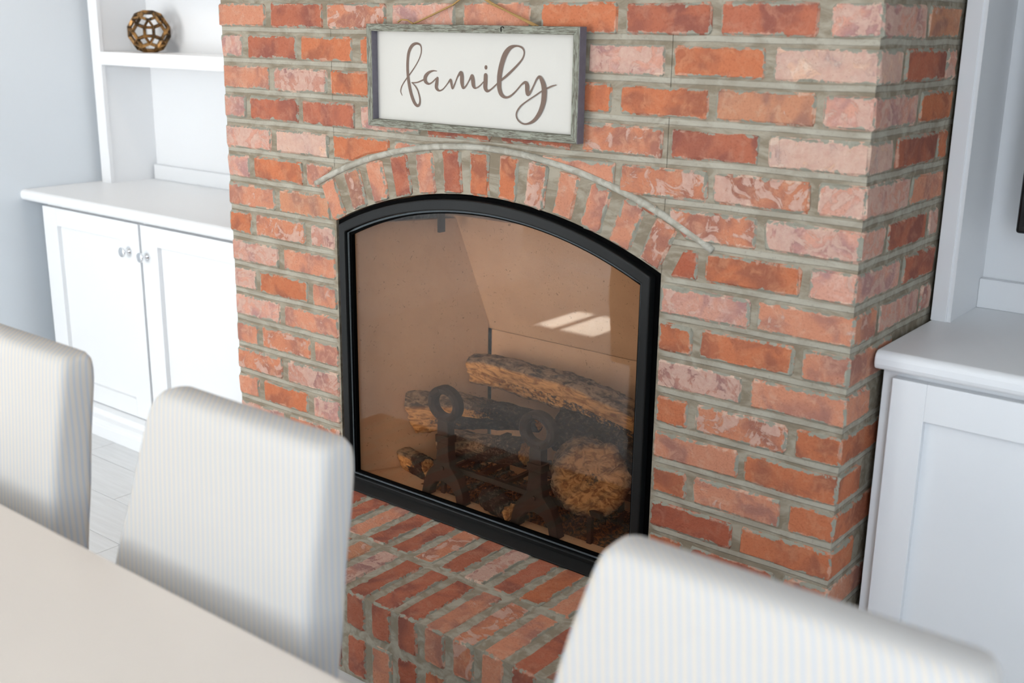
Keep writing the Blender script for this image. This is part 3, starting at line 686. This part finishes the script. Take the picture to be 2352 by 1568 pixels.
def plinth(parent, x0, x1):
    prof = [(.125, 0), (.052, 0), (.052, .040), (.058, .046), (.058, .060), (.075, .066), (.082, .082), (.100, .086), (.125, .086)]
    MB().prism([(x0, y, z) for y, z in prof], (x1-x0, 0, 0)).mk('base_moulding', WHITE, parent, bevel=.002)
plinth(lc, -1.150, -.006)
def counter(x0, x1, label, grp='white countertops', bs=True):
    y0, z0, z1 = .095, .740, CT; r_ = .012; prof = [(.597, z0), (y0+.008, z0), (y0+.003, z0+.003), (y0, z0+.011), (y0, z0+.022), (y0+.004, z1-.005), (y0+.012, z1), (.597, z1)]
    c = empty('countertop', ((x0+x1)/2, .35, z0), label, 'countertop', grp)
    MB().prism([(x0, y, z) for y, z in prof], (x1-x0, 0, 0)).mk('slab', WHITE, c, bevel=.003)
    return c
cl = counter(-1.259, -.004, 'white bullnosed countertop left of the fireplace, against the pale wall')
bx('backsplash', WHITE, cl, -1.168, -.006, .565, .585, CT, CT+.052, bevel=.002)
cr_ = counter(1.7245, 3.215, 'white bullnosed countertop right of the fireplace under the screen')
bx('backsplash', WHITE, cr_, 1.760, 3.19, .562, .584, CT, CT+.062, bevel=.002)
bcl = empty('open_bookcase', (-.62, .49, CT), 'white built-in open bookcase left of the fireplace, standing on the countertop', 'bookcase', 'white built-in bookcases')
MB().box(-1.226, -1.172, .388, .404, CT, ZC-.01).mk('stile', WHITE, bcl, bevel=.0012)
MB().box(-.056, -.006, .388, .404, CT, ZC-.01).mk('stile', WHITE, bcl, bevel=.0012)
MB().box(-1.226, -1.176, .404, .585, CT, ZC-.01).mk('side_panel', WHITE, bcl)
MB().box(-.05, -.006, .404, .585, CT, ZC-.01).mk('side_panel', WHITE, bcl)
MB().box(-1.226, -.006, .585, .598, CT, ZC-.01).mk('back_panel', WHITE, bcl)
for z in (1.227, 1.66):
    MB().box(-1.172, -.056, .388, .585, z-.044, z).mk('shelf', WHITE, bcl, bevel=.0015)
rc = empty('base_cabinet', (2.4, .35, 0), 'white base cabinet right of the brick fireplace, its door front in cool shade', 'cabinet', 'white base cabinets')
MB().box(1.733, 3.2, FY-.004, .597, .075, .738).mk('body', WHITE, rc, bevel=.0015)
for x in (1.759, 2.243, 2.727): shaker(rc, x, x+.472, .088, .728, .103, sw=.063, rail=.070, kn=(x+.44, .640))
plinth(rc, 1.733, 3.2)
bcr = empty('open_bookcase', (2.45, .49, CT), 'white built-in open bookcase right of the fireplace around the screen', 'bookcase', 'white built-in bookcases')
MB().box(1.7235, 1.754, .388, .404, CT, ZC-.01).mk('stile', WHITE, bcr, bevel=.0012)
MB().box(1.754, 1.762, .392, .400, CT, ZC-.01).mk('stile_return', WHITE, bcr)
MB().box(1.7225, 1.760, .404, .585, CT, ZC-.01).mk('side_panel', WHITE, bcr)
MB().box(3.17, 3.215, .388, .585, CT, ZC-.01).mk('side_panel', WHITE, bcr)
MB().box(1.7225, 3.215, .585, .598, CT, ZC-.01).mk('back_panel', WHITE, bcr)
MB().box(1.762, 3.17, .388, .585, 1.66, 1.70).mk('shelf', WHITE, bcr, bevel=.0015)
tv = empty('television', (2.36, .46, .958), 'black flat screen standing at the far right edge inside the bookcase', 'television')
MB().box(1.8445, 2.88, .455, .49, .957, 1.545).mk('casing', TVBLACK, tv, bevel=.006, bseg=3)
MB().box(1.856, 2.868, .4535, .456, .972, 1.533).mk('screen', simple('tv_glass', srgb(8, 9, 12), .05), tv)
MB().box(2.25, 2.47, .488, .586, 1.2, 1.32).mk('wall_bracket', TVBLACK, tv)
# bronze ornament: rhombicosidodecahedron cage
phi = (1+5**.5)/2; P = set()
for tri in ((1, 1, phi**3), (phi**2, phi, 2*phi), (2+phi, 0, phi**2)):
    for sx in (1, -1):
        for sy in (1, -1):
            for sz in (1, -1):
                v = (tri[0]*sx, tri[1]*sy, tri[2]*sz)
                for k in range(3): P.add(tuple(round(q+0., 6) for q in (v[k], v[(k+1) % 3], v[(k+2) % 3])))
bm = bmesh.new(); R0 = Vector((1, 1, phi**3)).length
five = None
for v in sorted(P): bm.verts.new(Vector(v)/R0*.0715*U)
res = bmesh.ops.convex_hull(bm, input=bm.verts)
bmesh.ops.dissolve_limit(bm, angle_limit=.02, verts=bm.verts, edges=bm.edges); bm.normal_update()
bmesh.ops.rotate(bm, verts=bm.verts, matrix=Matrix.Rotation(math.radians(55.8), 3, 'Z') @ Matrix.Rotation(math.radians(90), 3, 'Y'))
lo = min(v.co.z for v in bm.verts)
bmesh.ops.translate(bm, verts=bm.verts, vec=(0, 0, -lo))
me = bpy.data.meshes.new('ornament'); bm.to_mesh(me); bm.free(); me.materials.append(BRONZE)
orb = bpy.data.objects.new('ornamental_sphere', me); COL.objects.link(orb); orb.location = Vector((-1.030, .492, 1.2275))*U
wf = orb.modifiers.new('wire', 'WIREFRAME'); wf.thickness = .0190; wf.use_even_offset = False; wf.offset = -.6
bv = orb.modifiers.new('bevel', 'BEVEL'); bv.width = .0014; bv.segments = 2
tag(orb, 'bronze openwork metal sphere standing on the white shelf at top left', 'ornament')

# ------------------------------------------------------------------ dining chairs and table
def rrect(cx, cy, hw, hd, r, n=5):
    pts = []
    for qx, qy, a0 in ((1, 1, 0), (-1, 1, 90), (-1, -1, 180), (1, -1, 270)):
        for k in range(n+1):
            a = math.radians(a0+90*k/n); pts.append((cx+qx*(hw-r)+r*math.cos(a), cy+qy*(hd-r)+r*math.sin(a)))
    return pts
def loft(secs):
    V = []; n = len(secs[0][0]); F = []
    for pts, z in secs: V += [(x, y, z) for x, y in pts]
    for i in range(len(secs)-1):
        for k in range(n): F.append((i*n+k, i*n+(k+1) % n, (i+1)*n+(k+1) % n, (i+1)*n+k))
    F += [tuple(range(n))[::-1], tuple((len(secs)-1)*n+k for k in range(n))]
    return V, F
def chair(cx, label, hw=.175, sd=0):
    ch = empty('dining_chair', (cx, -1.2, 0), label, 'chair', 'slipcovered chairs around the table')
    ztop = .852; yrear = -.968; secs = []
    rnd = random.Random(sd)
    zs = [.30+(.80-.30)*i/14 for i in range(15)]+[.815, .828, .837, .843, ztop]
    for z in zs:
        dn = (ztop-z); lean = .15*dn
        hwz = hw+.10*min(dn, .3)+.0012*math.sin(z*40+sd); hd = .030+.03*dn
        t = max(0, (z-.815)/(ztop-.815)); sh = .009*(1-math.sqrt(max(0, 1-t*t)))
        ph = rrect(cx-.11*min(dn, .3), yrear-.030-lean, hwz-sh, hd-sh*.9, min(.016, (hd-sh*.9)*.8))
        secs.append((ph, z+.004*math.sin(cx*9)*0))
    V, F = loft(secs)
    mk('backrest', V, F, FABRIC, ch, smooth=True)
    secs = []
    for z, sh in ((.05, .0), (.2, .004), (.37, .004), (.392, .006), (.402, .014), (.406, .026)):
        secs.append((rrect(cx, -1.26, hw+.02-sh, .20-sh, .03), z))
    V, F = loft(secs); mk('seat_skirt', V, F, FABRIC, ch, smooth=True)
    for ax in (-1, 1):
        for ay in (-1.09, -1.43): MB().box(cx+ax*(hw-.01)-.015, cx+ax*(hw-.01)+.015, ay-.015, ay+.015, 0, .06).mk('leg', LEGWOOD, ch)
chair(.757, 'striped slipcovered dining chair at the far left edge, nearest the left cabinet', sd=1)
chair(1.322, 'striped slipcovered dining chair in the middle, hiding the hearth\'s left end', sd=2)
chair(2.064, 'striped slipcovered dining chair at lower right, in front of the right brick pier', hw=.186, sd=3)
tb = empty('dining_table', (1.7, -1.65, 0), 'long cream dining table with a smooth pale top at lower left', 'table')
TZ = .650
MB().box(.52, 3.0, -2.15, -1.122, TZ-.030, TZ).mk('tabletop', TABLE, tb, bevel=.007, bseg=3)
MB().box(.62, 2.9, -2.05, -2.03, TZ-.10, TZ-.031).box(.62, 2.9, -1.232, -1.212, TZ-.10, TZ-.031).box(.62, .64, -2.05, -1.212, TZ-.10, TZ-.031).box(2.88, 2.9, -2.05, -1.212, TZ-.10, TZ-.031).mk('apron', TABLE, tb, bevel=.002)
for x in (.64, 2.88):
    for y in (-2.03, -1.235): MB().box(x-.03, x+.03, y-.03, y+.03, 0, TZ-.032).mk('leg', TABLE, tb, bevel=.004)
